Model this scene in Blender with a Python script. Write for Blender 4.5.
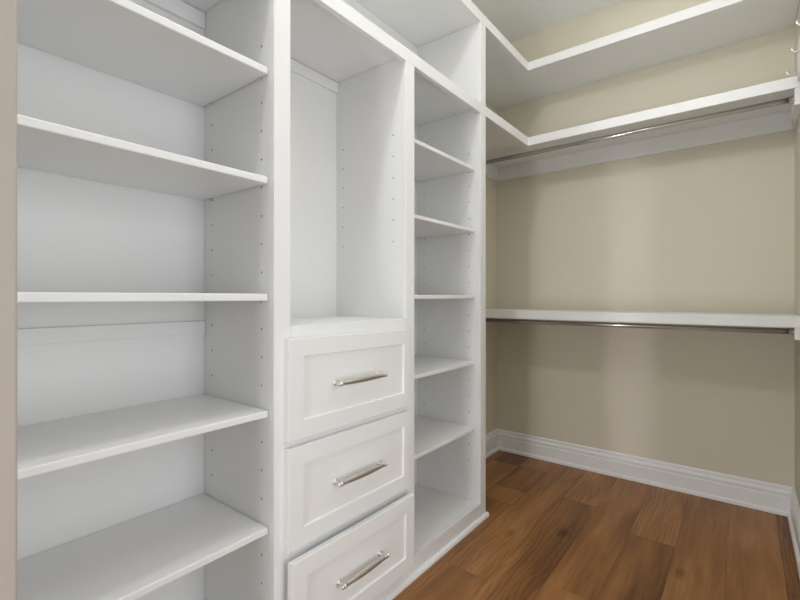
import bpy, bmesh, math, random
from mathutils import Vector, Matrix

for o in list(bpy.data.objects):
    bpy.data.objects.remove(o)
scn = bpy.context.scene
C = scn.collection
R = math.radians

# ------------------------------------------------------------------ camera
CAM = (1.06, 0.0, 1.142)
YAW = 37.912
F_PX = 441.53
cd = bpy.data.cameras.new('camera')
cd.sensor_width = 36.0
cd.lens = 36.0 * F_PX / 800.0
cd.shift_y = -(300.0 - 296.67) / 800.0
cd.clip_start = 0.02
cam = bpy.data.objects.new('camera', cd)
cam.location = CAM
cam.rotation_euler = (R(90), 0, R(YAW))
C.objects.link(cam)
scn.camera = cam

# ------------------------------------------------------------------ light
w = bpy.data.worlds.new('world')
scn.world = w
w.use_nodes = True
w.node_tree.nodes['Background'].inputs[0].default_value = (0.97, 0.985, 0.99, 1)
w.node_tree.nodes['Background'].inputs[1].default_value = 0.52

def area(name, loc, rot, sx, sy, power, col=(1, 1, 1), spread=180):
    l = bpy.data.lights.new(name, 'AREA')
    l.shape = 'RECTANGLE'
    l.size = sx
    l.size_y = sy
    l.energy = power
    l.color = col
    l.spread = R(spread)
    o = bpy.data.objects.new(name, l)
    o.location = loc
    o.rotation_euler = rot
    C.objects.link(o)
    return o

def bulb(name, loc, power, r, col=(1, 1, 1)):
    l = bpy.data.lights.new(name, 'POINT')
    l.energy = power
    l.shadow_soft_size = r
    l.color = col
    o = bpy.data.objects.new(name, l)
    o.location = loc
    C.objects.link(o)

COOL = (0.962, 0.99, 1.012)
bulb('closet_ceiling_lamp', (0.24, 0.48, 2.90), 18, 0.045, COOL)
bulb('lower_wall_fill', (0.92, 0.40, 2.88), 3, 0.08, COOL)  # added fill without a fixture, brightens the lower back wall and baseboard
bulb('underside_fill', (0.85, 1.95, 2.30), 4.2, 0.13, COOL)  # added unseen fill that lifts the ceiling and the shelf undersides
area('soft_bounce_fill', (0.72, 1.9, 3.0), (0, 0, 0), 0.9, 2.0, 3.5, COOL)  # added soft fill in place of diffuse bounce, not a fitted panel
area('side_doorway_daylight', (2.0, 0.75, 1.15), (R(90), 0, R(90)), 0.8, 2.1, 15.5, COOL)
area('passage_daylight', (0.36, -1.1, 0.5), (R(103), 0, 0), 0.46, 0.9, 18, COOL)
area('window_streak', (0.495, -1.15, 1.20), (R(90), 0, R(0)), 0.24, 2.2, 0.16, (0.95, 0.88, 1.0), 2.5)

scn.view_settings.view_transform = 'Standard'
scn.view_settings.look = 'None'
scn.view_settings.exposure = -0.03
scn.view_settings.gamma = 1.0
scn.view_settings.use_curve_mapping = False

# ------------------------------------------------------------------ materials
def mat(name):
    m = bpy.data.materials.new(name)
    m.use_nodes = True
    return m, m.node_tree.nodes, m.node_tree.links, m.node_tree.nodes['Principled BSDF']

def paint(name, col, rough, bump=0.02, scale=90.0, var=0.015):
    m, n, l, b = mat(name)
    tc = n.new('ShaderNodeTexCoord')
    no = n.new('ShaderNodeTexNoise')
    no.inputs['Scale'].default_value = scale
    no.inputs['Detail'].default_value = 3
    l.new(tc.outputs['Object'], no.inputs['Vector'])
    mx = n.new('ShaderNodeMix')
    mx.data_type = 'RGBA'
    mx.inputs['A'].default_value = (*[c * (1 - var) for c in col], 1)
    mx.inputs['B'].default_value = (*[min(1, c * (1 + var)) for c in col], 1)
    l.new(no.outputs['Fac'], mx.inputs['Factor'])
    l.new(mx.outputs['Result'], b.inputs['Base Color'])
    b.inputs['Roughness'].default_value = rough
    bp = n.new('ShaderNodeBump')
    bp.inputs['Strength'].default_value = bump
    bp.inputs['Distance'].default_value = 0.002
    l.new(no.outputs['Fac'], bp.inputs['Height'])
    l.new(bp.outputs['Normal'], b.inputs['Normal'])
    return m

M_WHITE = paint('white_lacquer', (0.85, 0.85, 0.845), 0.38, 0.015, 60)
M_TRIM = paint('white_trim_paint', (0.90, 0.90, 0.90), 0.35, 0.01, 60)
M_WALL = paint('beige_wall_paint', (0.715, 0.672, 0.545), 0.6, 0.06, 140)
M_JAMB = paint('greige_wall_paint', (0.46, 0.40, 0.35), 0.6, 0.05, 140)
M_CEIL = paint('ceiling_paint', (0.9, 0.9, 0.895), 0.75, 0.05, 120)
M_HOLE_SHADE = paint('hole_shade', (0.10, 0.095, 0.09), 0.9)  # shade inside the peg holes, given as a dark colour

def metal(name, col, rough):
    m, n, l, b = mat(name)
    b.inputs['Base Color'].default_value = (*col, 1)
    b.inputs['Metallic'].default_value = 1.0
    tc = n.new('ShaderNodeTexCoord')
    no = n.new('ShaderNodeTexNoise')
    no.inputs['Scale'].default_value = 300
    l.new(tc.outputs['Object'], no.inputs['Vector'])
    mr = n.new('ShaderNodeMapRange')
    mr.inputs['To Min'].default_value = rough * 0.85
    mr.inputs['To Max'].default_value = rough * 1.15
    l.new(no.outputs['Fac'], mr.inputs['Value'])
    l.new(mr.outputs['Result'], b.inputs['Roughness'])
    return m

M_NICKEL = metal('satin_nickel', (0.72, 0.71, 0.69), 0.30)
M_CHROME = metal('polished_chrome', (0.66, 0.67, 0.69), 0.20)

def wood():
    m, n, l, b = mat('oak_plank')
    tc = n.new('ShaderNodeTexCoord')
    at = n.new('ShaderNodeAttribute'); at.attribute_name = 'tone'
    sh = n.new('ShaderNodeAttribute'); sh.attribute_name = 'seed'
    cx = n.new('ShaderNodeCombineXYZ')
    l.new(sh.outputs['Fac'], cx.inputs['X'])
    l.new(sh.outputs['Fac'], cx.inputs['Z'])
    def vadd(a, bb):
        v = n.new('ShaderNodeVectorMath'); v.operation = 'ADD'
        l.new(a, v.inputs[0]); l.new(bb, v.inputs[1]); return v.outputs[0]
    base = vadd(tc.outputs['Object'], cx.outputs[0])
    def scaled(sx, sy):
        mp = n.new('ShaderNodeMapping')
        mp.inputs['Scale'].default_value = (sx, sy, 1)
        l.new(base, mp.inputs['Vector']); return mp.outputs[0]
    def noise(vec, sc, det, dist=0.0, rough=0.55):
        t = n.new('ShaderNodeTexNoise')
        t.inputs['Scale'].default_value = sc; t.inputs['Detail'].default_value = det
        t.inputs['Roughness'].default_value = rough
        t.inputs['Distortion'].default_value = dist
        l.new(vec, t.inputs['Vector']); return t.outputs['Fac']
    broad = noise(scaled(9, 1.3), 1.0, 3, 0.6)
    fine = noise(scaled(210, 6), 1.0, 5, 0.3, 0.7)
    mid = noise(scaled(48, 2.0), 1.0, 4, 0.5, 0.6)
    # cathedral grain rings
    wv = n.new('ShaderNodeTexWave')
    wv.wave_type = 'BANDS'; wv.bands_direction = 'X'
    wv.inputs['Scale'].default_value = 9.0
    wv.inputs['Distortion'].default_value = 11.0
    wv.inputs['Detail'].default_value = 2.5
    wv.inputs['Detail Scale'].default_value = 0.9
    l.new(scaled(1.6, 0.45), wv.inputs['Vector'])
    # knots
    vo = n.new('ShaderNodeTexVoronoi')
    vo.inputs['Scale'].default_value = 1.0
    vo.inputs['Randomness'].default_value = 1.0
    l.new(scaled(4.2, 1.9), vo.inputs['Vector'])
    kn = n.new('ShaderNodeMapRange')
    kn.inputs['From Min'].default_value = 0.02; kn.inputs['From Max'].default_value = 0.13
    kn.inputs['To Min'].default_value = 1.0; kn.inputs['To Max'].default_value = 0.0
    l.new(vo.outputs['Distance'], kn.inputs['Value'])
    def math_(op, a, bb):
        t = n.new('ShaderNodeMath'); t.operation = op
        for i, s in enumerate((a, bb)):
            if isinstance(s, (int, float)): t.inputs[i].default_value = s
            else: l.new(s, t.inputs[i])
        return t.outputs[0]
    f = math_('MULTIPLY', broad, 0.66)
    f = math_('ADD', f, math_('MULTIPLY', fine, 0.30))
    f = math_('ADD', f, math_('MULTIPLY', math_('SUBTRACT', mid, 0.5), 0.30))
    f = math_('ADD', f, math_('MULTIPLY', math_('SUBTRACT', wv.outputs['Fac'], 0.4), math_('ADD', math_('MULTIPLY', math_('GREATER_THAN', math_('FRACT', sh.outputs['Fac'], 0.0), 0.72), 0.085), 0.0)))
    f = math_('ADD', f, math_('SUBTRACT', at.outputs['Fac'], 0.475))
    f = math_('SUBTRACT', f, math_('MULTIPLY', kn.outputs['Result'], 0.30))
    f = math_('ADD', math_('MULTIPLY', math_('SUBTRACT', f, 0.47), 1.3), 0.50)
    cr = n.new('ShaderNodeValToRGB')
    e = cr.color_ramp.elements
    e[0].position = 0.0; e[0].color = (0.050, 0.021, 0.008, 1)
    e[1].position = 1.0; e[1].color = (0.56, 0.30, 0.122, 1)
    x = e.new(0.30); x.color = (0.165, 0.067, 0.0195, 1)
    x = e.new(0.55); x.color = (0.32, 0.141, 0.043, 1)
    l.new(f, cr.inputs['Fac'])
    # seam darkening from each plank's own uv
    uv = n.new('ShaderNodeUVMap'); uv.uv_map = 'UVMap'
    l.new(cr.outputs['Color'], b.inputs['Base Color'])
    mr = n.new('ShaderNodeMapRange')
    mr.inputs['To Min'].default_value = 0.36; mr.inputs['To Max'].default_value = 0.52
    l.new(fine, mr.inputs['Value'])
    l.new(mr.outputs['Result'], b.inputs['Roughness'])
    bp = n.new('ShaderNodeBump')
    bp.inputs['Strength'].default_value = 0.12
    bp.inputs['Distance'].default_value = 0.002
    l.new(fine, bp.inputs['Height'])
    l.new(bp.outputs['Normal'], b.inputs['Normal'])
    return m
M_WOOD = wood()

# ------------------------------------------------------------------ helpers
def new_bm():
    return bmesh.new()

def box(bm, x0, x1, y0, y1, z0, z1, bev=0.0012, mi=0, seg=2):
    t = bmesh.new()
    vs = [t.verts.new((x, y, z)) for z in (z0, z1) for y in (y0, y1) for x in (x0, x1)]
    for f in ((0, 2, 3, 1), (4, 5, 7, 6), (0, 1, 5, 4), (2, 6, 7, 3), (0, 4, 6, 2), (1, 3, 7, 5)):
        t.faces.new([vs[i] for i in f])
    if bev:
        bmesh.ops.bevel(t, geom=list(t.edges), offset=bev, segments=seg, affect='EDGES', profile=0.5)
    merge(bm, t, mi)

def merge(bm, t, mi=0, smooth=False):
    vm = {}
    t.verts.index_update()
    for v in t.verts:
        vm[v.index] = bm.verts.new(v.co)
    for f in t.faces:
        try:
            nf = bm.faces.new([vm[v.index] for v in f.verts])
        except ValueError:
            continue
        nf.material_index = mi
        nf.smooth = smooth or f.smooth
    t.free()

def frame_of(d):
    d = d.normalized()
    up = Vector((0, 0, 1)) if abs(d.z) < 0.9 else Vector((1, 0, 0))
    a = d.cross(up).normalized()
    return a, d.cross(a).normalized()

def lathe(bm, p0, axis, prof, seg=20, mi=0):
    """prof: list of (distance along axis, radius)"""
    p0 = Vector(p0); ax = Vector(axis).normalized(); a, b = frame_of(ax)
    rings = []
    for d, r in prof:
        c = p0 + ax * d
        if r < 1e-6:
            rings.append([bm.verts.new(c)])
        else:
            rings.append([bm.verts.new(c + (a * math.cos(2 * math.pi * k / seg) + b * math.sin(2 * math.pi * k / seg)) * r) for k in range(seg)])
    for r0, r1 in zip(rings, rings[1:]):
        for k in range(seg):
            k2 = (k + 1) % seg
            if len(r0) == 1 and len(r1) == 1: continue
            if len(r0) == 1: f = bm.faces.new((r0[0], r1[k2], r1[k]))
            elif len(r1) == 1: f = bm.faces.new((r0[k], r0[k2], r1[0]))
            else: f = bm.faces.new((r0[k], r0[k2], r1[k2], r1[k]))
            f.smooth = True; f.material_index = mi

def tube(bm, pts, r, seg=12, mi=0):
    pts = [Vector(p) for p in pts]
    rings = []; a = None
    for i, p in enumerate(pts):
        d = (pts[min(i + 1, len(pts) - 1)] - pts[max(i - 1, 0)]).normalized()
        if a is None: a, _ = frame_of(d)
        a = (a - d * a.dot(d)).normalized(); b = d.cross(a)
        rings.append([bm.verts.new(p + (a * math.cos(2 * math.pi * k / seg) + b * math.sin(2 * math.pi * k / seg)) * r) for k in range(seg)])
    for r0, r1 in zip(rings, rings[1:]):
        for k in range(seg):
            f = bm.faces.new((r0[k], r0[(k + 1) % seg], r1[(k + 1) % seg], r1[k])); f.smooth = True; f.material_index = mi
    bm.faces.new(rings[0][::-1]).material_index = mi
    bm.faces.new(rings[-1]).material_index = mi

def prism(bm, poly, z0, z1, bev=0.0012):
    """vertical extrusion of an XY polygon"""
    t = bmesh.new()
    lo = [t.verts.new((x, y, z0)) for x, y in poly]
    hi = [t.verts.new((x, y, z1)) for x, y in poly]
    t.faces.new(lo[::-1]); t.faces.new(hi)
    for i in range(len(poly)):
        j = (i + 1) % len(poly)
        t.faces.new((lo[i], lo[j], hi[j], hi[i]))
    bmesh.ops.recalc_face_normals(t, faces=list(t.faces))
    if bev:
        bmesh.ops.bevel(t, geom=list(t.edges), offset=bev, segments=2, affect='EDGES', profile=0.5)
    merge(bm, t)

def obj(name, bm, mats, parent=None, recalc=True):
    if recalc:
        bmesh.ops.recalc_face_normals(bm, faces=list(bm.faces))
    me = bpy.data.meshes.new(name)
    bm.to_mesh(me); bm.free()
    for m in (mats if isinstance(mats, (list, tuple)) else [mats]):
        me.materials.append(m)
    o = bpy.data.objects.new(name, me)
    C.objects.link(o)
    if parent is not None:
        o.parent = parent
        o.matrix_parent_inverse = parent_matrix(parent).inverted()
    return o

def parent_matrix(o):
    m = Matrix.LocRotScale(o.location, o.rotation_euler, o.scale)
    if o.parent:
        m = parent_matrix(o.parent) @ o.matrix_parent_inverse @ m
    return m

def thing(name, label, cat, loc, group=None):
    o = bpy.data.objects.new(name, None)
    o.empty_display_size = 0.1
    o.location = loc
    C.objects.link(o)
    o['label'] = label; o['category'] = cat
    if group: o['group'] = group
    return o

def struct(name, bm, m, label, cat, recalc=True):
    o = obj(name, bm, m, recalc=recalc)
    o['kind'] = 'structure'; o['label'] = label; o['category'] = cat
    return o

def bx(name, dims, m, parent, bev=0.0012):
    bm = new_bm(); box(bm, *dims, bev=bev)
    return obj(name, bm, m, parent)

# ------------------------------------------------------------------ measures
XL, XR, YB, ZC = -0.407, 1.268, 3.073, 3.018
YJ = 0.187                       # inner face of the wall beside the doorway
YH = -1.2                        # the passage behind the camera

# ------------------------------------------------------------------ room shell
random.seed(4)
bm = new_bm()
tone_l = bm.faces.layers.float.new('tone')
seed_l = bm.faces.layers.float.new('seed')
PW, PX0 = 0.1895, 0.0545
ends = {   # plank ends along Y for each row, with the tone of the plank before each end
    -3: [(0.9, .5), (2.2, .46), (3.2, .52)],
    -2: [(1.3, .5), (2.84, .53), (3.2, .29)],
    -1: [(0.75, .52), (2.287, .40), (2.48, .50), (2.845, .41), (3.2, .50)],
    0: [(0.5, .48), (1.62, .50), (3.2, .50)],
    1: [(0.9, .41), (2.545, .42), (3.2, .52)],
    2: [(1.75, .52), (3.2, .49)],
    3: [(0.35, .50), (2.36, .40), (3.2, .52)],
    4: [(1.2, .46), (3.2, .50)],
    5: [(0.6, .5), (3.2, .54)],
    6: [(1.1, .5), (3.2, .29)],
}
GAP = 0.0003
for k, segs in ends.items():
    x0 = PX0 + (k - 0) * PW; x1 = x0 + PW
    x0 = max(x0, XL - 0.05); x1 = min(x1, XR + 0.05)
    if x1 <= x0: continue
    y0 = YH - 0.1
    for y1, tn in segs:
        y1c = min(y1, YB + 0.05)
        t = bmesh.new()
        xa, xb, ya, yb = x0 + GAP, x1 - GAP, y0 + GAP, y1c - GAP
        vs = [t.verts.new((x, y, z)) for z in (-0.012, 0) for y in (ya, yb) for x in (xa, xb)]
        for f in ((0, 2, 3, 1), (4, 5, 7, 6), (0, 1, 5, 4), (2, 6, 7, 3), (0, 4, 6, 2), (1, 3, 7, 5)):
            t.faces.new([vs[i] for i in f])
        top = [e for e in t.edges if all(abs(v.co.z) < 1e-6 for v in e.verts)]
        bmesh.ops.bevel(t, geom=top, offset=0.0006, segments=1, affect='EDGES')
        n0 = len(bm.faces)
        merge(bm, t)
        bm.faces.ensure_lookup_table()
        sd = random.uniform(0, 40)
        for f in bm.faces[n0:]:
            f[tone_l] = tn + random.uniform(-.02, .02); f[seed_l] = sd
        y0 = y1c
n0 = len(bm.faces)
box(bm, XL - 0.05, XR + 0.05, YH - 0.1, YB + 0.05, -0.08, -0.0125, bev=0)
bm.faces.ensure_lookup_table()
for f in bm.faces[n0:]: f[tone_l] = 0.1
struct('floor', bm, M_WOOD, 'brown oak plank floor with knots and wide boards', 'floor')

T = 0.1
bm = new_bm(); box(bm, XL - T, XR + T, YH, YB + T, ZC, ZC + T, bev=0)
struct('ceiling', bm, M_CEIL, 'white ceiling above the top shelf', 'ceiling')
bm = new_bm(); box(bm, XL - T, XL, YJ - 0.13, YB, 0, ZC, bev=0)
struct('wall_left', bm, M_WALL, 'beige wall behind the white cabinets and in the far left corner', 'wall')
bm = new_bm(); box(bm, XL - T, XR + T, YB, YB + T, 0, ZC, bev=0)
struct('wall_back', bm, M_WALL, 'beige back wall behind the hanging rods', 'wall')
bm = new_bm()
YD = 1.25                        # side doorway, from the passage to here
box(bm, XR, XR + T, YD, YB, 0, ZC, bev=0)
box(bm, XR, XR + T, YH, YD - 0.0005, 2.45, ZC, bev=0)
struct('wall_right', bm, M_WALL, 'beige wall at the right edge carrying the hook rail', 'wall')
bm = new_bm(); box(bm, XL, 0.118, YJ - 0.13, YJ, 0, ZC, bev=0.004)
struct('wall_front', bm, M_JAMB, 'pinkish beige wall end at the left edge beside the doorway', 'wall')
bm = new_bm(); box(bm, 0.118, XR, YJ - 0.13, YJ, 2.45, ZC, bev=0)
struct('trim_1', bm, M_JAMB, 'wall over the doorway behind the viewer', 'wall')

BASE = [(0, 0), (.030, 0), (.030, .011), (.027, .018), (.021, .0215), (.018, .0225), (.018, .092), (.0125, .0965),
        (.0125, .103), (.0175, .107), (.0175, .115), (.014, .122), (.0085, .1255), (.0085, .135), (.0105, .138), (.0095, .144), (.004, .149), (0, .149)]
def baseboard(name, fn, label):
    bm = new_bm()
    a = [bm.verts.new(fn(d, z, 0)) for d, z in BASE]
    b = [bm.verts.new(fn(d, z, 1)) for d, z in BASE]
    for i in range(len(BASE)):
        j = (i + 1) % len(BASE)
        bm.faces.new((a[i], a[j], b[j], b[i]))
    bm.faces.new(a[::-1]); bm.faces.new(b)
    struct(name, bm, M_TRIM, label, 'baseboard')
e = 0.0004
baseboard('baseboard_left', lambda d, z, s: (XL + e + d, 2.092 if s == 0 else YB - d - e, z), 'short white baseboard in the far left corner beside the cabinets')
baseboard('baseboard_back', lambda d, z, s: ((XL + d + e) if s == 0 else (XR - d - e), YB - d - e, z), 'white stepped baseboard along the back wall')
baseboard('baseboard_right', lambda d, z, s: (XR - e - d, YD if s == 0 else YB - d - e, z), 'white baseboard along the right wall')

# shoe moulding along the foot of the cabinets
bm = new_bm()
prof = [(0.0005, 0.0005), (0.015, 0.0005), (0.015, 0.010), (0.012, 0.016), (0.007, 0.020), (0.0005, 0.021)]
a = [bm.verts.new((d, 0.20, z)) for d, z in prof]; b = [bm.verts.new((d, 2.098, z)) for d, z in prof]
for i in range(len(prof)):
    j = (i + 1) % len(prof); bm.faces.new((a[i], a[j], b[j], b[i]))
bm.faces.new(a[::-1]); bm.faces.new(b)
struct('trim_2', bm, M_TRIM, 'white shoe moulding on the floor along the cabinet fronts', 'moulding')

# ------------------------------------------------------------------ cabinets
ZT = 2.1065           # top of the units, just under the continuous shelf
ZS = 2.0812           # top of the stiles
XB = -0.4025          # back of the units
XI = -0.3945          # front face of the back panels
HZ = [0.295 + 0.0835 * k for k in range(20)]

def holes(bm, y, side, xs, zs, r=0.0028):
    """flat dark discs for peg holes in a side panel, their shade put into the colour, side = +1 faces +Y"""
    for x in xs:
        for z in zs:
            lathe(bm, (x, y - side * 0.003, z), (0, side, 0), [(0.0, 0.0), (0.0, r), (0.0034, r), (0.0034, 0)], 8, 1)

def side_panel(parent, y0, y1, zs, faces, xs=(-0.343, -0.064)):
    bm = new_bm(); box(bm, XI + 0.0003, -0.0205, y0, y1, 0.0, ZT, bev=0.0006)
    for s in faces:
        holes(bm, y1 if s > 0 else y0, s, xs, zs)
    return obj('side_panel', bm, [M_WHITE, M_HOLE_SHADE], parent, recalc=True)

def add_shelf(parent, y0, y1, z0, z1, xf):
    s = bx('shelf', (XI + 0.001, xf, y0, y1, z0, z1), M_WHITE, parent, 0.003)
    for y, sg in ((y0, 1), (y1, -1)):
        for x in (-0.343, -0.064):
            bm = new_bm()
            lathe(bm, (x, y - sg * 0.0018, z0 - 0.0035), (0, sg, 0), [(0, 0), (0, .0028), (.010, .0028), (.010, 0)], 10)
            obj('shelf_pin', bm, M_NICKEL, s)
    return s

def carcase(parent, y0, y1, ybl, ybr, floor_z):
    bx('back_panel', (XB, XI, ybl, ybr, 0.0, ZT), M_WHITE, parent, 0)
    bx('bottom_shelf', (XI + .0005, -0.0205, y0 + .0005, y1 - .0005, floor_z - 0.022, floor_z), M_WHITE, parent, 0.001)
    bx('bottom_rail', (-0.020, 0.0, y0 + .0004, y1 - .0004, 0.0, floor_z), M_WHITE, parent, 0.001)

SH = [(1.787, 1.808), (1.470, 1.490), (1.130, 1.151), (0.792, 0.812), (0.453, 0.473)]

# left unit -----------------------------------------------------------
A = thing('shelf_unit', 'white open shelf unit nearest the doorway at far left, with five wide adjustable shelves', 'shelf unit', (-0.2, 0.5, 0), 'open adjustable shelf units')
carcase(A, 0.2095, 0.775, 0.191, 0.8045, 0.086)
side_panel(A, 0.191, 0.2095, HZ, (1,))
side_panel(A, 0.778, 0.8045, HZ, (-1,))
for z0, z1 in SH:
    add_shelf(A, 0.2115, 0.7765, z0, z1, -0.029)
bx('nailer_strip', (XI + .0003, XI + .012, 0.2105, 0.777, 2.051, 2.104), M_WHITE, A, 0.0008)
bx('nailer_strip', (XI + .0003, XI + .010, 0.2105, 0.777, 1.018, 1.060), M_WHITE, A, 0.0008)

# drawer unit ---------------------------------------------------------
B = thing('drawer_unit', 'white drawer unit in the middle with three drawers under a tall open niche', 'drawer cabinet', (-0.2, 1.117, 0))
bx('back_panel', (XB, XI, 0.805, 1.4285, 0.0, ZT), M_WHITE, B, 0)
hz_b = [1.366 + 0.0866 * k for k in range(6)]
side_panel(B, 0.805, 0.833, hz_b, (1,), (-0.353, -0.066))
side_panel(B, 1.400, 1.4285, hz_b, (-1,), (-0.353, -0.066))
bx('stile', (-0.020, 0.0, 0.775, 0.833, 0.0, ZS), M_WHITE, B, 0.0012)
bx('stile', (-0.020, 0.0, 1.400, 1.457, 0.0, ZS), M_WHITE, B, 0.0012)
bx('counter', (XI + .0005, -0.0205, 0.8335, 1.3995, 1.033, 1.055), M_WHITE, B, 0.001)
for z0, z1 in ((1.005, 1.055), (0.690, 0.722), (0.334, 0.410), (0.0, 0.105)):
    bx('rail', (-0.020, -0.0002, 0.8335, 1.3995, z0, z1), M_WHITE, B, 0.0012)
bx('nailer_strip', (XI + .0003, XI + .012, 0.8335, 1.3995, 2.060, 2.105), M_WHITE, B, 0.001)

def drawer_front(bm, y0, y1, z0, z1, x0, x1, fr):
    """shaker front: frame with a recessed flat panel, small chamfer into the panel"""
    fw, rec, ch = 0.055, 0.007, 0.0025
    t = bmesh.new()
    def ring(x, i):
        j = i if i < 0.01 else i - fw + fr
        return [t.verts.new((x, y, z)) for y, z in ((y0 + i, z0 + i), (y1 - j, z0 + i), (y1 - j, z1 - i), (y0 + i, z1 - i))]
    rs = [ring(x0, 0), ring(x1 - .0015, 0), ring(x1, .0015), ring(x1, fw), ring(x1 - rec, fw + ch), ]
    for r0, r1 in zip(rs, rs[1:]):
        for k in range(4):
            t.faces.new((r0[k], r0[(k + 1) % 4], r1[(k + 1) % 4], r1[k]))
    t.faces.new(rs[-1]); t.faces.new(rs[0][::-1])
    merge(bm, t)

def handle(parent, y0, y1, z, xf):
    """turned bar pull: tapered barrel, collars, ball finials, two posts"""
    bm = new_bm()
    L = y1 - y0; xc = xf + 0.030
    prof = [(0, 0), (0.0012, .0050), (.004, .0070), (.0075, .0066), (.009, .0046), (.0105, .0046), (.012, .0074), (.018, .0076), (.020, .0064),
            (.026, .0064), (L / 2, .0094), (L - .026, .0064), (L - .020, .0064), (L - .018, .0076), (L - .012, .0074), (L - .0105, .0046),
            (L - .009, .0046), (L - .0075, .0066), (L - .004, .0070), (L - .0012, .0050), (L, 0)]
    # smooth the barrel
    bar = []
    for (d0, r0), (d1, r1) in zip(prof, prof[1:]):
        bar.append((d0, r0))
        if d1 - d0 > 0.03:
            for k in range(1, 8):
                s = k / 8
                c = math.sin(s * math.pi / 2) if r1 > r0 else 1 - math.cos((1 - s) * 0) + 0
                if r1 > r0: r = r0 + (r1 - r0) * math.sin(s * math.pi / 2)
                else: r = r1 + (r0 - r1) * math.cos(s * math.pi / 2)
                bar.append((d0 + (d1 - d0) * s, r))
    bar.append(prof[-1])
    lathe(bm, (xc, y0, z), (0, 1, 0), bar, 20)
    for yy in (y0 + .015, y1 - .015):
        lathe(bm, (xf + .0002, yy, z), (1, 0, 0), [(0, 0), (0, .0085), (.002, .0085), (.004, .0062), (.007, .0042), (.020, .0040), (.026, .0050), (.0285, .0050), (.0285, 0)], 16)
    o = obj('handle', bm, M_NICKEL, parent)
    o['label'] = 'satin nickel bar handle'
    return o

def drawer(z0, z1, pull, tilt, hz, hy, y0=0.810, y1=1.391, fr=0.030):
    bm = new_bm()
    xf = 0.021 + pull
    drawer_front(bm, y0, y1, z0, z1, 0.0004 + pull, xf, fr)
    # drawer box behind the front
    yb0, yb1, xb = 0.846, 1.387, -0.36 + pull
    zb0, zb1 = z0 + 0.035, z1 - 0.040
    for d in ((xb, 0.0002 + pull, yb0, yb0 + .012, zb0, zb1), (xb, 0.0002 + pull, yb1 - .012, yb1, zb0, zb1),
              (xb, xb + .012, yb0 + .0122, yb1 - .0122, zb0, zb1), (xb + .0125, 0.0002 + pull, yb0 + .0122, yb1 - .0122, zb0, zb0 + .008)):
        box(bm, *d, bev=0)
    o = obj('drawer', bm, M_WHITE, B)
    h = handle(o, hy[0], hy[1], hz, xf - 0.008)
    if tilt:
        c = Vector((0, 1.1, (z0 + z1) / 2))
        rot = Matrix.Translation(c) @ Matrix.Rotation(tilt, 4, 'X') @ Matrix.Translation(-c)
        for q in (o.data, h.data): q.transform(rot)
    return o
drawer(0.715, 1.0165, 0.0, R(-0.55), 0.862, (0.986, 1.229))
drawer(0.394, 0.695, 0.0, R(-0.6), 0.541, (0.986, 1.229))
d3 = drawer(0.088, 0.371, 0.021, R(-0.5), 0.226, (0.980, 1.214), 0.805, 1.398, 0.052)
d3['label'] = 'bottom drawer, pulled slightly open'

# right unit ----------------------------------------------------------
Cc = thing('shelf_unit', 'white open shelf unit right of the drawers, narrow in view, ending beside the rods', 'shelf unit', (-0.2, 1.75, 0), 'open adjustable shelf units')
carcase(Cc, 1.457, 2.029, 1.429, 2.087, 0.085)
side_panel(Cc, 1.429, 1.457, HZ, (1,), (-0.349, -0.065))
side_panel(Cc, 2.029, 2.050, HZ, (-1,), (-0.349, -0.065))
bx('stile', (-0.020, 0.0, 2.029, 2.087, 0.0, ZS), M_WHITE, Cc, 0.0012)
bx('end_panel', (XI + .0003, -0.0205, 2.068, 2.087, 0.0, ZT), M_WHITE, Cc, 0.0008)
for z0, z1 in SH:
    add_shelf(Cc, 1.459, 2.027, z0 + .002, z1 - .001, -0.030)

# ------------------------------------------------------------------ continuous shelves
def corner_shelf(label, z0f, z1, board_t, cleat_z, y_start, side_cleat):
    t = thing('corner_shelf', label, 'shelf', (-0.2, 2.7, z0f), 'L shaped closet shelves')
    fx, fy = 0.0, 2.658
    bm = new_bm()
    prism(bm, [(XL + .001, y_start), (fx - .0205, y_start), (fx - .0205, fy + .0205), (XR - .001, fy + .0205), (XR - .001, YB - .001), (XL + .001, YB - .001)], z1 - board_t, z1 - .0003, 0.0006)
    obj('shelf_board', bm, M_WHITE, t)
    bm = new_bm()
    prism(bm, [(fx, y_start), (fx, fy), (XR - .001, fy), (XR - .001, fy + .020), (fx - .020, fy + .020), (fx - .020, y_start)], z0f, z1, 0.0015)
    obj('front_edge', bm, M_WHITE, t)
    zt = z1 - board_t - .0003
    if side_cleat:
        bx('back_cleat', (XL + .001, XR - .0105, YB - .019, YB - .0006, cleat_z, zt), M_WHITE, t, 0.001)
        bx('left_cleat', (XL + .0006, XL + .019, 2.092, YB - .0195, cleat_z, zt), M_WHITE, t, 0.001)
        bm = new_bm()
        box(bm, 1.2405, XR - .0006, fy + .002, 2.86, cleat_z - .004, z0f - .0004, bev=.001)
        box(bm, 1.2405, XR - .0006, fy + .021, 2.86, z0f - .0003, zt, bev=.0005)
        box(bm, XR - .010, XR - .0006, 2.8605, YB - .0006, cleat_z, zt, bev=.001)
        obj('side_cleat', bm, M_WHITE, t)
    return t
corner_shelf('white L shaped shelf over the cabinets and directly above the upper chrome rod', 2.082, 2.134, 0.027, 2.009, 0.1905, True)
corner_shelf('topmost white L shaped shelf, highest one just under the ceiling', 2.5495, 2.601, 0.052, 0, 0.1905, False)

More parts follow.
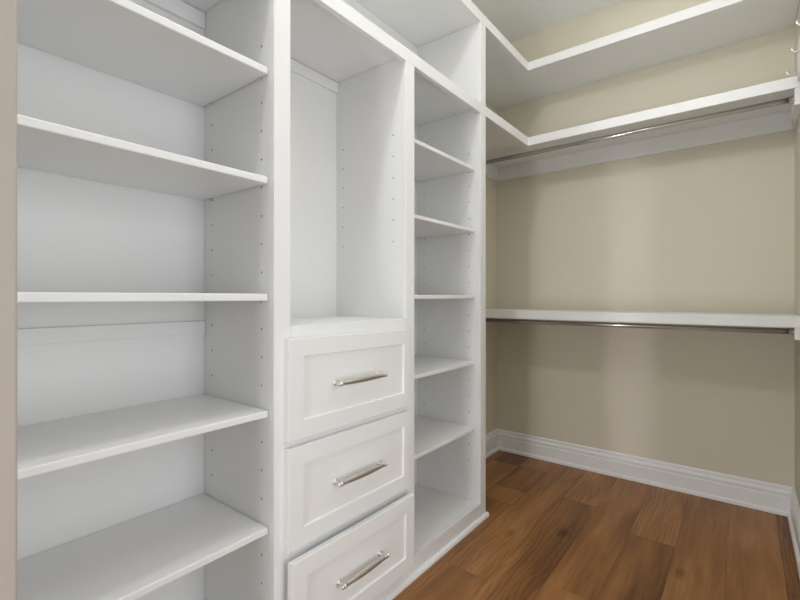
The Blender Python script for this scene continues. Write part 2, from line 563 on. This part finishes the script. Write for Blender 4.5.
U = thing('upper_compartment', 'white open compartment between the two L shaped shelves above the cabinets', 'cabinet', (-0.2, 1.2, 2.1345))
bx('back_panel', (XB, XI, 0.191, 2.029, 2.1345, 2.5480), M_WHITE, U, 0)
bx('divider', (XB, -0.0205, 2.0295, 2.087, 2.1345, 2.5480), M_WHITE, U, 0.0008)
bx('stile', (-0.020, 0.0, 2.0295, 2.087, 2.1343, 2.5485), M_WHITE, U, 0.0012)

L = thing('wall_shelf', 'single white shelf on the back wall at waist height over the lower rod', 'shelf', (0.43, 2.87, 1.0))
bx('shelf_board', (XL + .001, XR - .001, 2.6785, YB - .001, 1.034, 1.0527), M_WHITE, L, 0.0006)
bx('front_edge', (XL + .001, XR - .001, 2.658, 2.678, 1.002, 1.053), M_WHITE, L, 0.0018)
bx('back_cleat', (XL + .001, XR - .0105, YB - .019, YB - .0006, 0.948, 1.0337), M_WHITE, L, 0.001)
bx('left_cleat', (XL + .0006, XL + .019, 2.66, YB - .0195, 0.948, 1.0015), M_WHITE, L, 0.001)
bm = new_bm()
box(bm, 1.2405, XR - .0006, 2.660, 2.86, 0.9475, 1.0016, bev=.001)
box(bm, 1.2405, XR - .0006, 2.679, 2.86, 1.0017, 1.0337, bev=.0005)
box(bm, XR - .010, XR - .0006, 2.8605, YB - .0006, 0.9475, 1.0337, bev=.001)
obj('side_cleat', bm, M_WHITE, L)

# ------------------------------------------------------------------ hanging rods
def rod(z, x0, label):
    t = thing('hanging_rod', label, 'clothes rod', (0.43, 2.748, z), 'chrome clothes rods')
    bm = new_bm()
    lathe(bm, (x0 + .004, 2.748, z), (1, 0, 0), [(0, 0), (0, .0135), (1.2365 - x0 - .004, .0135), (1.2365 - x0 - .004, 0)], 28)
    obj('rod', bm, M_CHROME, t)
    for xs, sg in ((1.2402, -1), (x0, 1)):
        bm = new_bm()
        lathe(bm, (xs, 2.748, z), (sg, 0, 0), [(0, .0138), (0, .020), (.002, .020), (.0035, .0175), (.016, .0170), (.016, .0138)], 28)
        obj('socket', bm, M_CHROME, t)
    return t
rod(2.061, XL + .0192, 'upper chrome clothes rod hung under the L shaped shelf')
rod(0.980, XL + .0192, 'lower chrome clothes rod under the waist high wall shelf')

# ------------------------------------------------------------------ hooks
H = thing('hook_rail', 'white hook rail with three metal hooks on the right wall at the right edge', 'hook rail', (XR, 2.3, 2.09))
bx('backboard', (1.2475, XR - .0005, 1.95, 2.645, 2.100, 2.26), M_WHITE, H, 0.003)
for y in (2.60, 2.366, 2.146):
    bm = new_bm()
    zb = 2.120; pts = [(1.244, y, zb + .004), (1.235, y, zb)]
    for k in range(0, 9):
        a = R(-90 - 10 * k)
        pts.append((1.2275 + .0155 * math.cos(a), y, zb + .0155 + .0155 * math.sin(a)))
    pts.append((1.2105, y, zb + .022))
    tube(bm, pts, 0.0040, 12)
    lathe(bm, (1.2473, y, zb + .004), (-1, 0, 0), [(0, 0), (0, .009), (.002, .009), (.0035, .006), (.0035, 0)], 16)
    obj('hook', bm, M_NICKEL, H)
